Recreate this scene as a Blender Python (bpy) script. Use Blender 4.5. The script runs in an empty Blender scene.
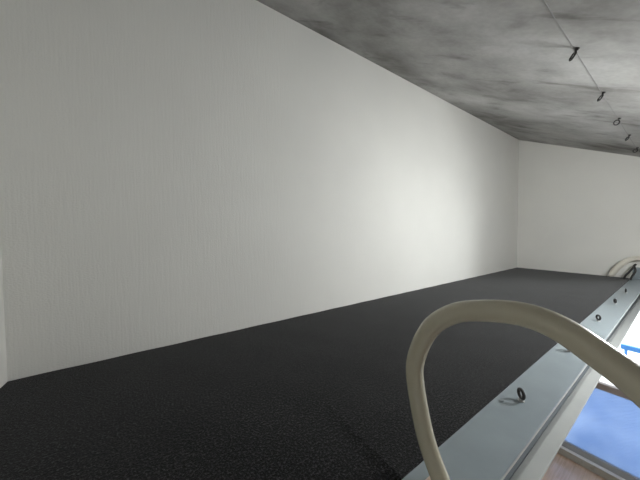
import bpy, bmesh, math, random
from mathutils import Vector, Matrix
random.seed(7)
S = 1.15                      # metres per survey unit (carpet-to-wall distance of the loft)
ZO = 2.17 * S                 # height of the eye above the lower floor
XL, XR, YB, YF = -0.366, 3.197, 1.0, -1.9
ZL, ZF = -0.395, -2.17        # loft level, lower floor level
SL, H = 0.4974, 0.9707        # the ceiling falls towards the room
C = bpy.context.scene.collection
BASE, GLOW_DIR, GLOW_W, LAMP = .16, (-58, 6), 40, 39
SKY, WORLD, EXPO, GROUND = (.97, .985, 1.0, 1), 4.4, 2.0, .15
def P(x, y, z): return Vector((x * S, y * S, z * S + ZO))
def ceil_z(y): return H + SL * (y - YB)

# ---------------------------------------------------------------- materials
def mat(name, col=(.8, .8, .8), rough=.5, metal=0., spec=.5):
    m = bpy.data.materials.new(name); m.use_nodes = True
    b = m.node_tree.nodes['Principled BSDF']
    b.inputs['Base Color'].default_value = (*col, 1); b.inputs['Roughness'].default_value = rough
    b.inputs['Metallic'].default_value = metal; b.inputs['Specular IOR Level'].default_value = spec
    return m
def N(m, t, **kw):
    n = m.node_tree.nodes.new(t)
    for k, v in kw.items():
        if k in n.inputs: n.inputs[k].default_value = v
        else: setattr(n, k, v)
    return n
def L(m, a, b): m.node_tree.links.new(a, b)
def bsdf(m): return m.node_tree.nodes['Principled BSDF']
def ramp(m, stops):
    r = N(m, 'ShaderNodeValToRGB'); e = r.color_ramp.elements
    while len(e) < len(stops): e.new(.5)
    for i, (p, c) in enumerate(stops):
        e[i].position = p; e[i].color = (*c, 1) if len(c) == 3 else c
    return r
def coords(m, scale=(1, 1, 1), rot=(0, 0, 0)):
    g = N(m, 'ShaderNodeTexCoord'); mp = N(m, 'ShaderNodeMapping')
    mp.inputs['Scale'].default_value = scale; mp.inputs['Rotation'].default_value = rot
    L(m, g.outputs['Object'], mp.inputs['Vector']); return mp.outputs['Vector']
def bump(m, h, strength, dist):
    b = N(m, 'ShaderNodeBump'); b.inputs['Strength'].default_value = strength; b.inputs['Distance'].default_value = dist
    L(m, h, b.inputs['Height']); L(m, b.outputs['Normal'], bsdf(m).inputs['Normal'])

# woven white wallpaper
def wallpaper(name, col):
    m = mat(name, col, .85, 0, .25)
    v = coords(m, (1, 1, 1))
    n1 = N(m, 'ShaderNodeTexNoise', Scale=3.0, Detail=2.0); L(m, v, n1.inputs['Vector'])
    v2 = coords(m, (120, 120, 9)); n2 = N(m, 'ShaderNodeTexNoise', Scale=1.0, Detail=2.0); L(m, v2, n2.inputs['Vector'])
    v3 = coords(m, (160, 160, 300)); n3 = N(m, 'ShaderNodeTexNoise', Scale=1.0, Detail=1.0); L(m, v3, n3.inputs['Vector'])
    ad = N(m, 'ShaderNodeMath', operation='ADD'); L(m, n2.outputs['Fac'], ad.inputs[0]); L(m, n3.outputs['Fac'], ad.inputs[1])
    bump(m, ad.outputs[0], .5, .0019)
    r = ramp(m, [(.3, tuple(c * .965 for c in col)), (.7, col)]); L(m, n1.outputs['Fac'], r.inputs['Fac'])
    L(m, r.outputs['Color'], bsdf(m).inputs['Base Color'])
    return m
M_wall = wallpaper('white_wallpaper', (.775, .765, .73))
M_trim = mat('white_trim', (.75, .75, .73), .5)

# bare concrete with trowel blotches
M_conc = mat('bare_concrete', (.36, .36, .35), .8, 0, .3)
def concrete(m):
    v = coords(m)
    a = N(m, 'ShaderNodeTexNoise', Scale=1.5, Detail=4.0, Roughness=.55, Distortion=.2); L(m, v, a.inputs['Vector'])
    b = N(m, 'ShaderNodeTexNoise', Scale=5.0, Detail=4.0, Roughness=.55, Distortion=.25); L(m, v, b.inputs['Vector'])
    c = N(m, 'ShaderNodeTexNoise', Scale=60.0, Detail=3.0); L(m, v, c.inputs['Vector'])
    vs = coords(m, (1, 1, 1), (0, 0, -.42)); mp2 = N(m, 'ShaderNodeMapping'); mp2.inputs['Scale'].default_value = (5, 1.5, 1.5); L(m, vs, mp2.inputs['Vector']); vs = mp2.outputs['Vector']
    d = N(m, 'ShaderNodeTexNoise', Scale=1.6, Detail=4.0, Roughness=.6, Distortion=.4); L(m, vs, d.inputs['Vector'])
    ra = ramp(m, [(.32, (.21, .205, .195)), (.5, (.385, .38, .37)), (.68, (.53, .53, .525))]); L(m, a.outputs['Fac'], ra.inputs['Fac'])
    rb = ramp(m, [(.26, (.62, .61, .60)), (.44, (.94, .94, .94)), (.68, (1.1, 1.1, 1.1))]); L(m, b.outputs['Fac'], rb.inputs['Fac'])
    rd = ramp(m, [(.30, (.60, .59, .58)), (.41, (.98, .98, .98)), (.75, (1.08, 1.08, 1.08))]); L(m, d.outputs['Fac'], rd.inputs['Fac'])
    rc = ramp(m, [(.3, (.93, .93, .93)), (.7, (1.04, 1.04, 1.04))]); L(m, c.outputs['Fac'], rc.inputs['Fac'])
    cur = ra.outputs['Color']
    for o in (rb, rd, rc):
        mx = N(m, 'ShaderNodeMix', data_type='RGBA', blend_type='MULTIPLY'); mx.inputs['Factor'].default_value = 1
        L(m, cur, mx.inputs['A']); L(m, o.outputs['Color'], mx.inputs['B']); cur = mx.outputs['Result']
    L(m, cur, bsdf(m).inputs['Base Color'])
    bump(m, b.outputs['Fac'], .25, .004)
concrete(M_conc)

# charcoal needle-punch carpet
M_carpet = mat('charcoal_carpet', (.02, .02, .022), .95, 0, .1)
def carpet_mat(m):
    v = coords(m)
    a = N(m, 'ShaderNodeTexNoise', Scale=215.0, Detail=3.0, Roughness=.75); L(m, v, a.inputs['Vector'])
    b = N(m, 'ShaderNodeTexNoise', Scale=5.0, Detail=3.0); L(m, v, b.inputs['Vector'])
    r = ramp(m, [(.34, (.001, .001, .001)), (.52, (.0075, .0075, .0085)), (.70, (.068, .068, .073))]); L(m, a.outputs['Fac'], r.inputs['Fac'])
    rb = ramp(m, [(.35, (.85, .85, .85)), (.65, (1.1, 1.1, 1.1))]); L(m, b.outputs['Fac'], rb.inputs['Fac'])
    mx = N(m, 'ShaderNodeMix', data_type='RGBA', blend_type='MULTIPLY'); mx.inputs['Factor'].default_value = 1
    L(m, r.outputs['Color'], mx.inputs['A']); L(m, rb.outputs['Color'], mx.inputs['B'])
    L(m, mx.outputs['Result'], bsdf(m).inputs['Base Color'])
    bsdf(m).inputs['Sheen Weight'].default_value = .13; bsdf(m).inputs['Sheen Roughness'].default_value = .5
    bump(m, a.outputs['Fac'], .8, .003)
carpet_mat(M_carpet)

def painted(name, col, rough, nscale=12., var=.06, spec=.5):
    m = mat(name, col, rough, 0, spec)
    v = coords(m); n = N(m, 'ShaderNodeTexNoise', Scale=nscale, Detail=4.0, Roughness=.6); L(m, v, n.inputs['Vector'])
    r = ramp(m, [(.3, tuple(c * (1 - var) for c in col)), (.7, tuple(min(1, c * (1 + var)) for c in col))])
    L(m, n.outputs['Fac'], r.inputs['Fac']); L(m, r.outputs['Color'], bsdf(m).inputs['Base Color'])
    rr = ramp(m, [(.3, (rough * .85,) * 3), (.7, (min(1, rough * 1.15),) * 3)])
    L(m, n.outputs['Fac'], rr.inputs['Fac']); L(m, rr.outputs['Color'], bsdf(m).inputs['Roughness'])
    return m
M_beam = painted('grey_steel_paint', (.245, .285, .31), .36, 9., .08)
M_recess = painted('shaded_recess_grey', (.135, .15, .165), .5, 9., .08)  # beam grey darkened: shade of the recess is put into the colour
M_strip = painted('light_grey_paint', (.36, .37, .365), .42, 9., .06)
M_joint = painted('dark_joint_mortar', (.29, .285, .28), .85, 20., .1)
M_rail = mat('cream_paint', (.43, .40, .31), .27)
M_pipe = painted('beige_pipe_wrap', (.72, .68, .60), .5, 30., .05)
M_black = painted('blackened_steel', (.022, .02, .02), .38, 60., .2)
M_zinc = mat('zinc', (.55, .55, .55), .3, 1.)
M_alu = painted('grey_aluminium', (.36, .37, .38), .4, 20., .04)
M_trans = painted('brown_grey_aluminium', (.30, .26, .24), .45, 20., .08)
M_sill = painted('pale_sill', (.42, .40, .35), .3, 20., .04)
M_bright = mat('bright_aluminium', (.9, .9, .9), .25)
M_blue = painted('blue_paint', (.10, .33, .80), .5, 20., .04)
M_plate = painted('pale_peach_paint', (.85, .70, .58), .4, 20., .03)
M_slab = painted('pale_concrete', (.5, .5, .48), .8, 10., .08)
M_dark = painted('charcoal_paint', (.05, .05, .05), .7, 8., .05)
M_part = painted('grey_render', (.16, .16, .16), .8, 8., .08)
M_frame = painted('white_aluminium', (.7, .7, .7), .4, 20., .03)

M_wood = mat('oak_floor', (.5, .3, .18), .16)
def wood(m):
    v = coords(m, (1, 1, 1))
    br = N(m, 'ShaderNodeTexBrick'); br.offset = .37
    br.inputs['Scale'].default_value = 1; br.inputs['Brick Width'].default_value = .9; br.inputs['Row Height'].default_value = .075
    br.inputs['Mortar Size'].default_value = .0012
    br.inputs['Color1'].default_value = (.68, .50, .38, 1); br.inputs['Color2'].default_value = (.76, .58, .45, 1); br.inputs['Mortar'].default_value = (.6, .44, .33, 1)
    L(m, v, br.inputs['Vector'])
    v2 = coords(m, (4, 60, 4)); n = N(m, 'ShaderNodeTexNoise', Scale=1.0, Detail=4.0); L(m, v2, n.inputs['Vector'])
    r = ramp(m, [(.3, (.85, .83, .8)), (.7, (1.05, 1.05, 1.05))]); L(m, n.outputs['Fac'], r.inputs['Fac'])
    mx = N(m, 'ShaderNodeMix', data_type='RGBA', blend_type='MULTIPLY'); mx.inputs['Factor'].default_value = 1
    L(m, br.outputs['Color'], mx.inputs['A']); L(m, r.outputs['Color'], mx.inputs['B']); L(m, mx.outputs['Result'], bsdf(m).inputs['Base Color'])
wood(M_wood); bsdf(M_wood).inputs['Coat Weight'].default_value = .8; bsdf(M_wood).inputs['Coat Roughness'].default_value = .12

def clear_glass():
    m = bpy.data.materials.new('clear_glass'); m.use_nodes = True; t = m.node_tree; t.nodes.clear()
    o = N(m, 'ShaderNodeOutputMaterial'); mx = N(m, 'ShaderNodeMixShader'); tr = N(m, 'ShaderNodeBsdfTransparent'); gl = N(m, 'ShaderNodeBsdfGlossy')
    tr.inputs['Color'].default_value = (.93, .96, .98, 1); gl.inputs['Roughness'].default_value = .02
    fr = N(m, 'ShaderNodeFresnel'); fr.inputs['IOR'].default_value = 1.3
    L(m, fr.outputs[0], mx.inputs[0]); L(m, tr.outputs[0], mx.inputs[1]); L(m, gl.outputs[0], mx.inputs[2]); L(m, mx.outputs[0], o.inputs[0])
    return m
def frosted_glass():
    m = bpy.data.materials.new('patterned_glass'); m.use_nodes = True; t = m.node_tree; t.nodes.clear()
    o = N(m, 'ShaderNodeOutputMaterial'); mx = N(m, 'ShaderNodeMixShader'); tl = N(m, 'ShaderNodeBsdfTranslucent'); gl = N(m, 'ShaderNodeBsdfGlossy')
    gl.inputs['Roughness'].default_value = .25; gl.inputs['Color'].default_value = (.8, .9, 1, 1)
    v = coords(m, (1, 1, 1), (.5, 0, 0)); w = N(m, 'ShaderNodeTexWave', Scale=26.0, Distortion=2.5, Detail=2.0); w.bands_direction = 'Z'; L(m, v, w.inputs['Vector'])
    n = N(m, 'ShaderNodeTexNoise', Scale=2.2, Detail=2.0); L(m, coords(m), n.inputs['Vector'])
    r = ramp(m, [(.3, FROST_A), (.7, FROST_B)]); L(m, n.outputs['Fac'], r.inputs['Fac']); L(m, r.outputs['Color'], tl.inputs['Color'])
    b = N(m, 'ShaderNodeBump'); b.inputs['Strength'].default_value = .5; b.inputs['Distance'].default_value = .004; L(m, w.outputs['Fac'], b.inputs['Height'])
    L(m, b.outputs['Normal'], tl.inputs['Normal']); L(m, b.outputs['Normal'], gl.inputs['Normal'])
    mx.inputs[0].default_value = .12
    L(m, tl.outputs[0], mx.inputs[1]); L(m, gl.outputs[0], mx.inputs[2]); L(m, mx.outputs[0], o.inputs[0])
    return m
FROST_A, FROST_B = (.25, .335, .49), (.37, .45, .59)
M_glass = clear_glass(); M_frost = frosted_glass()

# ---------------------------------------------------------------- mesh helpers
def box(bm, x0, x1, y0, y1, z0, z1, bev=0):
    vs = [bm.verts.new(P(x, y, z)) for x in (x0, x1) for y in (y0, y1) for z in (z0, z1)]
    fs = [bm.faces.new([vs[i] for i in f]) for f in ((0, 1, 3, 2), (4, 6, 7, 5), (0, 4, 5, 1), (2, 3, 7, 6), (0, 2, 6, 4), (1, 5, 7, 3))]
    if bev: bmesh.ops.bevel(bm, geom=list({e for f in fs for e in f.edges}), offset=bev, segments=2, affect='EDGES')
def prism(bm, poly, x0, x1, bev=0):         # a (y, z) outline run along x
    a = [bm.verts.new(P(x0, y, z)) for y, z in poly]; b = [bm.verts.new(P(x1, y, z)) for y, z in poly]
    n = len(poly); fs = [bm.faces.new(a), bm.faces.new(b[::-1])]
    sides = [bm.faces.new((a[i], b[i], b[(i + 1) % n], a[(i + 1) % n])) for i in range(n)]
    if bev:
        es = [e for f in sides for e in f.edges if abs(e.verts[0].co.x - e.verts[1].co.x) > 1e-4]
        bmesh.ops.bevel(bm, geom=list(set(es)), offset=bev, segments=3, affect='EDGES')
def tube(bm, pts, r, seg=20, cap=True, closed=False):
    pts = [Vector(p) for p in pts]; n = len(pts); rings = []; up = None
    for i, p in enumerate(pts):
        a = pts[(i - 1) % n] if closed or i else pts[i]; b = pts[(i + 1) % n] if closed or i < n - 1 else pts[i]
        t = (b - a).normalized()
        if up is None: up = t.orthogonal().normalized()
        up = (up - t * up.dot(t)).normalized(); s = t.cross(up)
        rr = r[i] if isinstance(r, (list, tuple)) else r
        rings.append([bm.verts.new(p + rr * (math.cos(k * 2 * math.pi / seg) * up + math.sin(k * 2 * math.pi / seg) * s)) for k in range(seg)])
    m = n if closed else n - 1
    for i in range(m):
        A, B = rings[i], rings[(i + 1) % n]
        for k in range(seg):
            f = bm.faces.new((A[k], A[(k + 1) % seg], B[(k + 1) % seg], B[k])); f.smooth = True
    if cap and not closed: bm.faces.new(rings[0][::-1]); bm.faces.new(rings[-1])
def spline(pts, k=8):                        # Catmull-Rom through the points
    pts = [Vector(p) for p in pts]; q = [pts[0] * 2 - pts[1]] + pts + [pts[-1] * 2 - pts[-2]]; out = []
    for i in range(1, len(q) - 2):
        for j in range(k):
            t = j / k; a, b, c, d = q[i - 1:i + 3]
            out.append(.5 * (2 * b + (c - a) * t + (2 * a - 5 * b + 4 * c - d) * t * t + (3 * b - a - 3 * c + d) * t ** 3))
    return out + [pts[-1]]
def obj(name, bm, m, parent=None, origin=None):
    bmesh.ops.recalc_face_normals(bm, faces=bm.faces[:])
    me = bpy.data.meshes.new(name); bm.to_mesh(me); bm.free(); me.materials.append(m)
    o = bpy.data.objects.new(name, me); C.objects.link(o)
    if parent is not None: o.parent = parent; o.matrix_parent_inverse = Matrix.Translation(-parent.location)
    elif origin is not None:
        me.transform(Matrix.Translation(-origin)); o.location = origin
    return o
def struct(name, bm, m, label=None):
    o = obj(name, bm, m); o['kind'] = 'structure'
    if label: o['label'] = label
    return o
def tag(o, label, cat, group=None):
    o['label'] = label; o['category'] = cat
    if group: o['group'] = group
    return o
def thing(name, loc, label, cat, group=None):
    o = bpy.data.objects.new(name, None); o.empty_display_size = .05; C.objects.link(o); o.location = loc
    return tag(o, label, cat, group)
def B(): return bmesh.new()

# ---------------------------------------------------------------- the room
T = .09
bm = B(); box(bm, XL - T, XR + T, YF - T, YB + T, ZF - .1, ZF); struct('floor', bm, M_wood, 'pale oak plank floor of the room below the loft')
bm = B(); box(bm, XL - T, XR + T, YB, YB + T, ZF, H + .2); struct('wall_back', bm, M_wall, 'long white wallpapered wall behind the loft')
bm = B(); prism(bm, [(YF, ZF), (YB, ZF), (YB, H + .1), (YF, ceil_z(YF) + .1)], XL - T, XL); struct('wall_left', bm, M_wall, 'white end wall at the left edge of the photo')
bm = B(); box(bm, XL - T, XR + T, YF - T, YF, ZF, ceil_z(YF) + .1); struct('wall_front', bm, M_dark)
bm = B(); y0, y1 = YF - T, YB + T
prism(bm, [(y0, ceil_z(y0)), (y1, ceil_z(y1)), (y1, ceil_z(y1) + .12), (y0, ceil_z(y0) + .12)], XL - T, XR + T)
struct('ceiling', bm, M_conc, 'sloping bare grey concrete ceiling')
bm = B(); yc = .203                                         # shutter-board joint: a thin raised fin
prism(bm, [(yc + .004, ceil_z(yc + .004) - .0010), (yc + .0062, ceil_z(yc + .0062) - .0010), (yc + .0062, ceil_z(yc + .0062) + .01), (yc + .004, ceil_z(yc + .004) + .01)], XL, XR)
struct('trim_1', bm, M_joint, 'thin formwork joint line along the concrete ceiling')

# end wall with a tall glazed door below and a light above it
A = (-1.30, .74, -2.14, -.56)          # y0, y1, z0, z1
W2 = (-1.55, .10, -.47)                # upper light: y0, y1, sill; its head follows the sloping ceiling
WT = .075
wt = lambda y: ceil_z(y) - WT
bm = B()
ct = lambda y: ceil_z(y) + .1
prism(bm, [(YF, ZF), (A[0], ZF), (A[0], A[3]), (YF, A[3])], XR, XR + T)
prism(bm, [(A[1], ZF), (YB, ZF), (YB, A[3]), (A[1], A[3])], XR, XR + T)
prism(bm, [(A[0], ZF), (A[1], ZF), (A[1], A[2]), (A[0], A[2])], XR, XR + T)
prism(bm, [(YF, A[3]), (YB, A[3]), (YB, W2[2]), (YF, W2[2])], XR, XR + T)
prism(bm, [(YF, W2[2]), (W2[0], W2[2]), (W2[0], ct(W2[0])), (YF, ct(YF))], XR, XR + T)
prism(bm, [(W2[1], W2[2]), (YB, W2[2]), (YB, ct(YB)), (W2[1], ct(W2[1]))], XR, XR + T)
prism(bm, [(W2[0], wt(W2[0])), (W2[1], wt(W2[1])), (W2[1], ct(W2[1])), (W2[0], ct(W2[0]))], XR, XR + T)
struct('wall_right', bm, M_wall, 'white wallpapered end wall at the far end of the loft')

# glazed door: frame, transom, bottom rail, clear pane above, patterned pane below
y0, y1, z0, z1 = A; f = .045
d1 = bpy.data.objects.new('door_1', None); C.objects.link(d1); d1['kind'] = 'structure'; d1['label'] = 'tall glazed door with clear upper pane and blue frosted lower pane'
ym = (y0 + .12)
bm = B(); box(bm, XR + .005, XR + .06, y0, y0 + f, z0, z1); box(bm, XR + .005, XR + .06, y1 - f, y1, z0, z1); box(bm, XR + .005, XR + .06, y0 + f, y1 - f, z1 - f, z1)
box(bm, XR + .005, XR + .06, -.32, -.26, z0, z1 - f)
obj('door_frame', bm, M_frame, d1)
bm = B(); box(bm, XR - .002, XR + .05, y0 + f, y1 - f, -1.408, -1.352, .002); obj('transom', bm, M_trans, d1)
bm = B(); box(bm, XR - .004, XR + .05, y0 + f, y1 - f, -2.105, -2.036, .002); obj('bottom_rail', bm, M_alu, d1)
bm = B(); box(bm, XR - .035, XR + .06, y0, y1, ZF + .004, -2.100, .006); obj('sill', bm, M_sill, d1)
bm = B(); box(bm, XR - .037, XR - .0045, y0, y1, -2.0995, -2.090, .002); obj('sill_edge', bm, M_bright, d1)
bm = B(); box(bm, XR + .022, XR + .027, y0 + f, y1 - f, -1.355, z1 - f); obj('clear_pane', bm, M_glass, d1)
bm = B(); box(bm, XR + .020, XR + .026, y0 + f, y1 - f, -2.04, -1.405); obj('frosted_pane', bm, M_frost, d1)
# upper light, beside the loft
w = bpy.data.objects.new('window_1', None); C.objects.link(w); w['kind'] = 'structure'
y0, y1, z0 = W2; f = .03; bm = B()
prism(bm, [(y0, z0), (y1, z0), (y1, z0 + f), (y0, z0 + f)], XR + .01, XR + .06)
prism(bm, [(y0, z0 + f), (y0 + f, z0 + f), (y0 + f, wt(y0 + f)), (y0, wt(y0))], XR + .01, XR + .06)
prism(bm, [(y1 - f, z0 + f), (y1, z0 + f), (y1, wt(y1)), (y1 - f, wt(y1 - f))], XR + .01, XR + .06)
prism(bm, [(y0 + f, wt(y0 + f) - f), (y1 - f, wt(y1 - f) - f), (y1 - f, wt(y1 - f)), (y0 + f, wt(y0 + f))], XR + .01, XR + .06)
prism(bm, [(-.68, z0 + f), (-.65, z0 + f), (-.65, wt(-.65) - f), (-.68, wt(-.68) - f)], XR + .01, XR + .06)
obj('window_frame', bm, M_frame, w)
bm = B(); prism(bm, [(y0 + f, z0 + f), (y1 - f, z0 + f), (y1 - f, wt(y1 - f) - f), (y0 + f, wt(y0 + f) - f)], XR + .03, XR + .034)
obj('window_pane', bm, M_glass, w)

# loft: deck under the carpet
bm = B(); box(bm, XL, XR, .19, YB, ZL - .10, ZL - .006); o = obj('floor_loft', bm, M_slab); o['kind'] = 'structure'; o['label'] = 'raised loft deck under the charcoal carpet'
# carpet with a joint near the handrail
CE, SX = .2425, .307
fade = lambda y: max(0, 1 - (y - CE) / .22)
bm = B()
def carpet_piece(x0, x1, curl):
    nx, ny = (110 if x1 > SX + .01 else 60), 60; g = []
    for i in range(nx + 1):
        row = []
        for j in range(ny + 1):
            y = CE + (YB - .002 - CE) * j / ny; gap = (.0013 + .0006 * math.sin(y * 190)) * fade(y) ** 2
            xa = x0 if x0 < SX - .01 else SX + gap; xb = x1 if x1 > SX + .01 else SX - gap; x = xa + (xb - xa) * i / nx
            e = .0006 * math.sin(x * 31 + 1) * math.sin(y * 23)
            z = ZL + e + (curl(x, y))
            row.append(bm.verts.new(P(x, y, z)))
        g.append(row)
    for i in range(nx):
        for j in range(ny): f = bm.faces.new((g[i][j], g[i + 1][j], g[i + 1][j + 1], g[i][j + 1])); f.smooth = True
    lo = {}
    rim = [g[i][0] for i in range(nx + 1)] + [g[nx][j] for j in range(1, ny + 1)] + [g[i][ny] for i in range(nx - 1, -1, -1)] + [g[0][j] for j in range(ny - 1, 0, -1)]
    low = [bm.verts.new((v.co.x, v.co.y, ZO + S * (ZL - .0058))) for v in rim]; rim = [bm.verts.new(v.co) for v in rim]
    for i in range(len(rim)):
        k = (i + 1) % len(rim); bm.faces.new((rim[i], low[i], low[k], rim[k]))
    bm.faces.new(low)
carpet_piece(XL + .001, SX, lambda x, y: .006 * fade(y) * max(0, 1 - (SX - x) / .02))
carpet_piece(SX, XR - .001, lambda x, y: .0005 * fade(y) * max(0, 1 - (x - SX) / .03))
o = tag(obj('carpet', bm, M_carpet, None, P(1.4, .6, ZL)), 'charcoal grey carpet covering the loft floor along the white wall', 'carpet')

# steel beam carrying the loft edge: top plate, web, bottom flange in one rolled section
bm = B(); t = .008
TE, WB, BZ = .155, .181, -.514
bt = thing('steel_beam', P(XL, TE, ZL), 'grey painted steel beam with a row of eye bolts along the loft edge', 'beam')
prism(bm, [(TE, ZL), (CE - .0012, ZL), (CE - .0012, ZL - .005), (.214, ZL - .006), (.214, -.600), (.2065, -.600), (.2065, ZL - .006), (TE, ZL - .0045)], XL + .001, XR - .001, .0009)
obj('beam_section', bm, M_beam, bt)
bm = B(); prism(bm, [(TE, BZ), (WB, BZ), (.192, -.5185), (.192, -.600), (.187, -.600), (.187, -.532), (WB - .001, BZ - .0045), (TE, BZ - .0045)], XL + .001, XR - .001, .0012)
obj('edge_strip', bm, M_strip, bt)
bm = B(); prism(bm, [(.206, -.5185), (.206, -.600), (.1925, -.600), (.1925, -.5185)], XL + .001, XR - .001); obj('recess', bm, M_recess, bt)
bm = B(); box(bm, XR - .012, XR - .001, TE + .004, .236, ZL + .0004, -.302, .0015); obj('end_plate', bm, M_beam, bt)

# ---------------------------------------------------------------- ladder with cream tube rail
def rail_path(x):
    p = spline([P(x, y, z) for y, z in RAIL], 10)
    for _ in range(18): p = [p[0]] + [(p[i - 1] + 2 * p[i] + p[i + 1]) / 4 for i in range(1, len(p) - 1)] + [p[-1]]
    return p
RAIL = [(.1935, -.3935), (.2020, -.3825), (.2258, -.3395), (.2407, -.2817), (.2462, -.2503), (.2466, -.2162), (.2215, -.1532), (.1826, -.1182),
        (.1486, -.1054), (.1059, -.0971), (.0717, -.1033), (.0436, -.1211), (.0201, -.1374), (-.008, -.168), (-.034, -.212), (-.056, -.27), (-.092, -.40), (-.20, -.85), (-.52, ZF + .003)]
XRAIL, RR = .35, .0140 * S
ld = thing('loft_handrail', P(XRAIL, -.52, ZF), 'cream tubular handrail of the loft ladder looping over in front of the steel beam', 'handrail')
bm = B(); tube(bm, rail_path(XRAIL), RR, 28); obj('tube', bm, M_rail, ld)
bm = B(); box(bm, .306, .3525, .172, .2185, ZL + .0004, ZL + .0034, .0008); obj('foot_plate', bm, M_plate, ld)

# ---------------------------------------------------------------- eye bolts
def eye(name, base, d, up, r, th, shank, label, cat, group, tail=None):
    """ring on a threaded shank; up = direction out of the surface, d = direction in the plane of the ring (world units metres)"""
    o = thing(name, base, label, cat, group); up = Vector(up).normalized(); d = Vector(d).normalized()
    bm = B(); tube(bm, [base + up * .0002, base + up * .0022], .0075, 20); tube(bm, [base + up * .0022, base + up * .007], .0058, 6)
    obj('nut', bm, M_zinc if 'bolt' in name else M_black, o)
    bm = B(); tube(bm, [base + up * .006, base + up * (shank + .002)], .0031, 12); obj('shank', bm, M_black, o)
    c = base + up * (shank + r); w_ = d
    # ring hangs in the plane of w_ and up2
    up2 = up
    pts = [c + r * (math.cos(a) * w_ + math.sin(a) * up2) for a in [2 * math.pi * k / 28 for k in range(28)]]
    bm = B(); tube(bm, pts, th, 10, closed=True); obj('ring', bm, M_black, o)
    return o
BX = [.6864, 1.098, 1.571, 2.011, 2.419]
BL = ['nearest black eye bolt on the grey beam, framed inside the handrail loop',
      'eye bolt on the grey beam partly covered by the curved handrail',
      'eye bolt on the grey beam just beyond the handrail, its ring upright',
      'small eye bolt on the grey beam, second beyond the handrail',
      'tiny eye bolt on the grey beam nearest the far wall']
ang = [46, 15, 40, 25, 10]
for x, l, a in zip(BX, BL, ang):
    a = math.radians(a)
    eye('eye_bolt', P(x, .203, ZL), (math.cos(a), math.sin(a), 0), (0, 0, 1), .0110, .0039, .0085, l, 'eye bolt', 'eye bolts along the steel beam')
CX = [1.101, 1.542, 1.965, 2.36, 2.77]
CL = ['largest dark screw eye hanging from the concrete ceiling, nearest the camera',
      'second dark screw eye along the concrete ceiling, seen nearly edge-on',
      'screw eye on the concrete ceiling whose ring shows as an open circle',
      'small dark screw eye on the ceiling just beyond the open circular ring',
      'farthest screw eye on the ceiling, at the right edge of the photo']
cang = [40, 36, -48, 32, -50]
nrm = Vector((0, SL, -1)).normalized()
for x, l, a in zip(CX, CL, cang):
    a = math.radians(a)
    dv = Vector((math.cos(a), math.sin(a), 0)); dv = (dv - nrm * dv.dot(nrm)).normalized()
    eye('screw_eye', P(x, .2, ceil_z(.2)), dv, nrm, 0.0130, .0031, .012, l, 'hook', 'screw eyes along the concrete ceiling')

# ---------------------------------------------------------------- far corner
bm = B(); X = 3.12
tube(bm, spline([P(X, .350, -.367), P(X, .338, -.368), P(X, .318, -.326), P(X, .292, -.284), P(X, .262, -.249), P(X, .232, -.231), P(X, .195, -.222), P(X, .13, -.217), P(X, .02, -.216), P(X + .05, -.12, -.216), P(XR - .002, -.16, -.216)], 6), .0195 * S, 18)
tag(obj('insulated_pipe', bm, M_pipe, None, P(X, .34, ZL)), 'beige wrapped pipe bending up off the carpet against the far end wall', 'pipe')
bm = B()
for dx, dy in ((0, 0), (-.02, -.034)):
    tube(bm, spline([P(X - .03 + dx, .272 + dy, ZL + .001), P(X - .03 + dx, .262 + dy, -.362), P(X - .03 + dx, .238 + dy * .7, -.318), P(X - .03 + dx * .3, .222, -.283), P(X - .028, .214, -.268)], 5), .0065 * S, 8)
tag(obj('black_cable', bm, M_black, None, P(X - .03, .25, ZL)), 'black cable in a narrow loop under the beige pipe at the beam end', 'cable')

# ---------------------------------------------------------------- outside
bm = B(); box(bm, XR + T, XR + 1.1, -3, 2.2, ZF - .12, ZF - .02); struct('balcony_floor', bm, M_slab)
rl = thing('balcony_railing', P(XR + .45, .1, ZF - .02), 'blue metal railing outside the glazed door', 'railing')
rx = XR + .45
k = (rx / XR)
zr = -.972 * k
bm = B(); box(bm, rx - .02, rx + .02, -2.8, .285 * k, zr - .024, zr + .020, .003); obj('top_rail', bm, M_blue, rl)
for y in (.258 * k, -.75, -1.8):
    bm = B(); box(bm, rx - .012, rx + .012, y - .009, y + .009, ZF - .02, zr - .02); obj('post', bm, M_blue, rl)

# ---------------------------------------------------------------- ceiling lamp of the room
M_globe = bpy.data.materials.new('lit_opal_glass'); M_globe.use_nodes = True
bsdf(M_globe).inputs['Base Color'].default_value = (.9, .9, .88, 1); bsdf(M_globe).inputs['Emission Color'].default_value = (.975, 1, .985, 1); bsdf(M_globe).inputs['Emission Strength'].default_value = LAMP
lx, ly = 1.50, -.24; lc = P(lx, ly, ceil_z(ly) - .20)
pl = thing('pendant_lamp', P(lx, ly, ceil_z(ly)), 'lit white globe lamp hanging from the concrete ceiling beside the loft', 'lamp')
bm = B(); bmesh.ops.create_uvsphere(bm, u_segments=32, v_segments=20, radius=.09, matrix=Matrix.Translation(lc))
for f_ in bm.faces: f_.smooth = True
obj('globe', bm, M_globe, pl)
bm = B(); tube(bm, [lc + Vector((0, 0, .089)), P(lx, ly, ceil_z(ly) + .002)], .004, 10); obj('cord', bm, M_black, pl)
bm = B(); tube(bm, [lc + Vector((0, 0, .084)), lc + Vector((0, 0, .108))], .022, 20); obj('holder', bm, M_black, pl)

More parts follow.
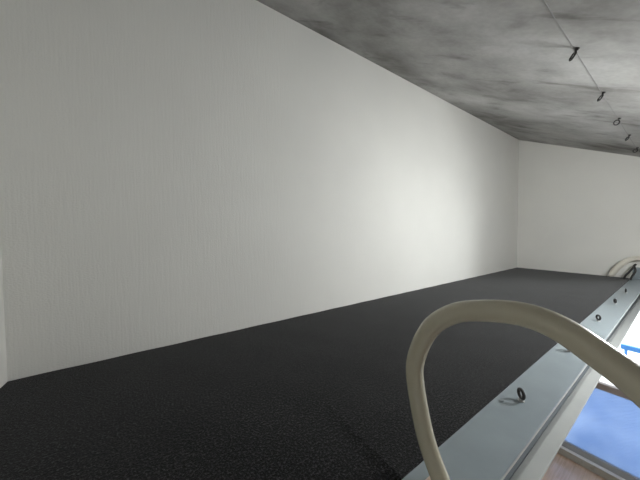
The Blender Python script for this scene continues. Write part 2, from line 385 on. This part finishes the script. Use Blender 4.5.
# ---------------------------------------------------------------- daylight
sc = bpy.context.scene
wd = bpy.data.worlds.new('overcast_sky'); sc.world = wd; wd.use_nodes = True
bg = wd.node_tree.nodes['Background']; bg.inputs['Strength'].default_value = WORLD
g = N(wd, 'ShaderNodeTexCoord'); sx = N(wd, 'ShaderNodeSeparateXYZ'); L(wd, g.outputs['Generated'], sx.inputs[0])
mr = N(wd, 'ShaderNodeMapRange'); mr.inputs['From Min'].default_value = -1; mr.inputs['From Max'].default_value = 1; L(wd, sx.outputs['Z'], mr.inputs['Value'])
rp = ramp(wd, [(0, tuple(c * GROUND for c in SKY[:3])), (.46, tuple(c * GROUND for c in SKY[:3])), (.53, tuple(c * BASE for c in SKY[:3])), (1, tuple(c * BASE for c in SKY[:3]))])
L(wd, mr.outputs[0], rp.inputs['Fac'])
# the bright, hazy side of the sky
az, el = (math.radians(a) for a in GLOW_DIR)
dt = N(wd, 'ShaderNodeVectorMath', operation='DOT_PRODUCT'); L(wd, g.outputs['Generated'], dt.inputs[0])
dt.inputs[1].default_value = (math.cos(az) * math.cos(el), math.sin(az) * math.cos(el), math.sin(el))
gm = N(wd, 'ShaderNodeMapRange', interpolation_type='SMOOTHSTEP'); gm.inputs['From Min'].default_value = math.cos(math.radians(GLOW_W)); gm.inputs['From Max'].default_value = 1
L(wd, dt.outputs['Value'], gm.inputs['Value'])
mg = N(wd, 'ShaderNodeMix', data_type='RGBA'); L(wd, gm.outputs[0], mg.inputs['Factor']); L(wd, rp.outputs['Color'], mg.inputs['A']); mg.inputs['B'].default_value = (1, .995, .97, 1)
L(wd, mg.outputs['Result'], bg.inputs['Color'])
for n, (a, b, c, d) in (('door', A), ('upper', (W2[0], W2[1], W2[2], wt(W2[1])))):
    l = bpy.data.lights.new('daylight_portal_' + n, 'AREA'); l.shape = 'RECTANGLE'; l.size = (d - c) * S; l.size_y = (b - a) * S; l.cycles.is_portal = True
    o = bpy.data.objects.new('daylight_portal_' + n, l); C.objects.link(o)
    o.location = P(XR + .087, (a + b) / 2, (c + d) / 2); o.rotation_euler = (0, math.radians(90), 0)

# ---------------------------------------------------------------- camera
cam = bpy.data.cameras.new('camera'); co = bpy.data.objects.new('camera', cam); C.objects.link(co); sc.camera = co
fpx, yaw, pitch, roll = 239.178, .577268, .0301465, -.00899506
cam.sensor_fit = 'HORIZONTAL'; cam.sensor_width = 36; cam.lens = fpx / 640 * 36; cam.clip_start = .02
cy, sy, cp, sp, cr, sr = math.cos(yaw), math.sin(yaw), math.cos(pitch), math.sin(pitch), math.cos(roll), math.sin(roll)
fw = Vector((sy * cp, cy * cp, -sp)); ri = Vector((cy, -sy, 0)); up = Vector((sy * sp, cy * sp, cp))
r3 = cr * ri + sr * up; u3 = cr * up - sr * ri
co.matrix_world = Matrix(((r3.x, u3.x, -fw.x, 0), (r3.y, u3.y, -fw.y, 0), (r3.z, u3.z, -fw.z, ZO), (0, 0, 0, 1)))

vs = sc.view_settings; vs.view_transform = 'Standard'; vs.look = 'None'; vs.gamma = 1; vs.use_curve_mapping = False; vs.exposure = EXPO
sc.cycles.max_bounces = 16; sc.cycles.diffuse_bounces = 10; sc.cycles.transparent_max_bounces = 16
sc.cycles.use_denoising = True
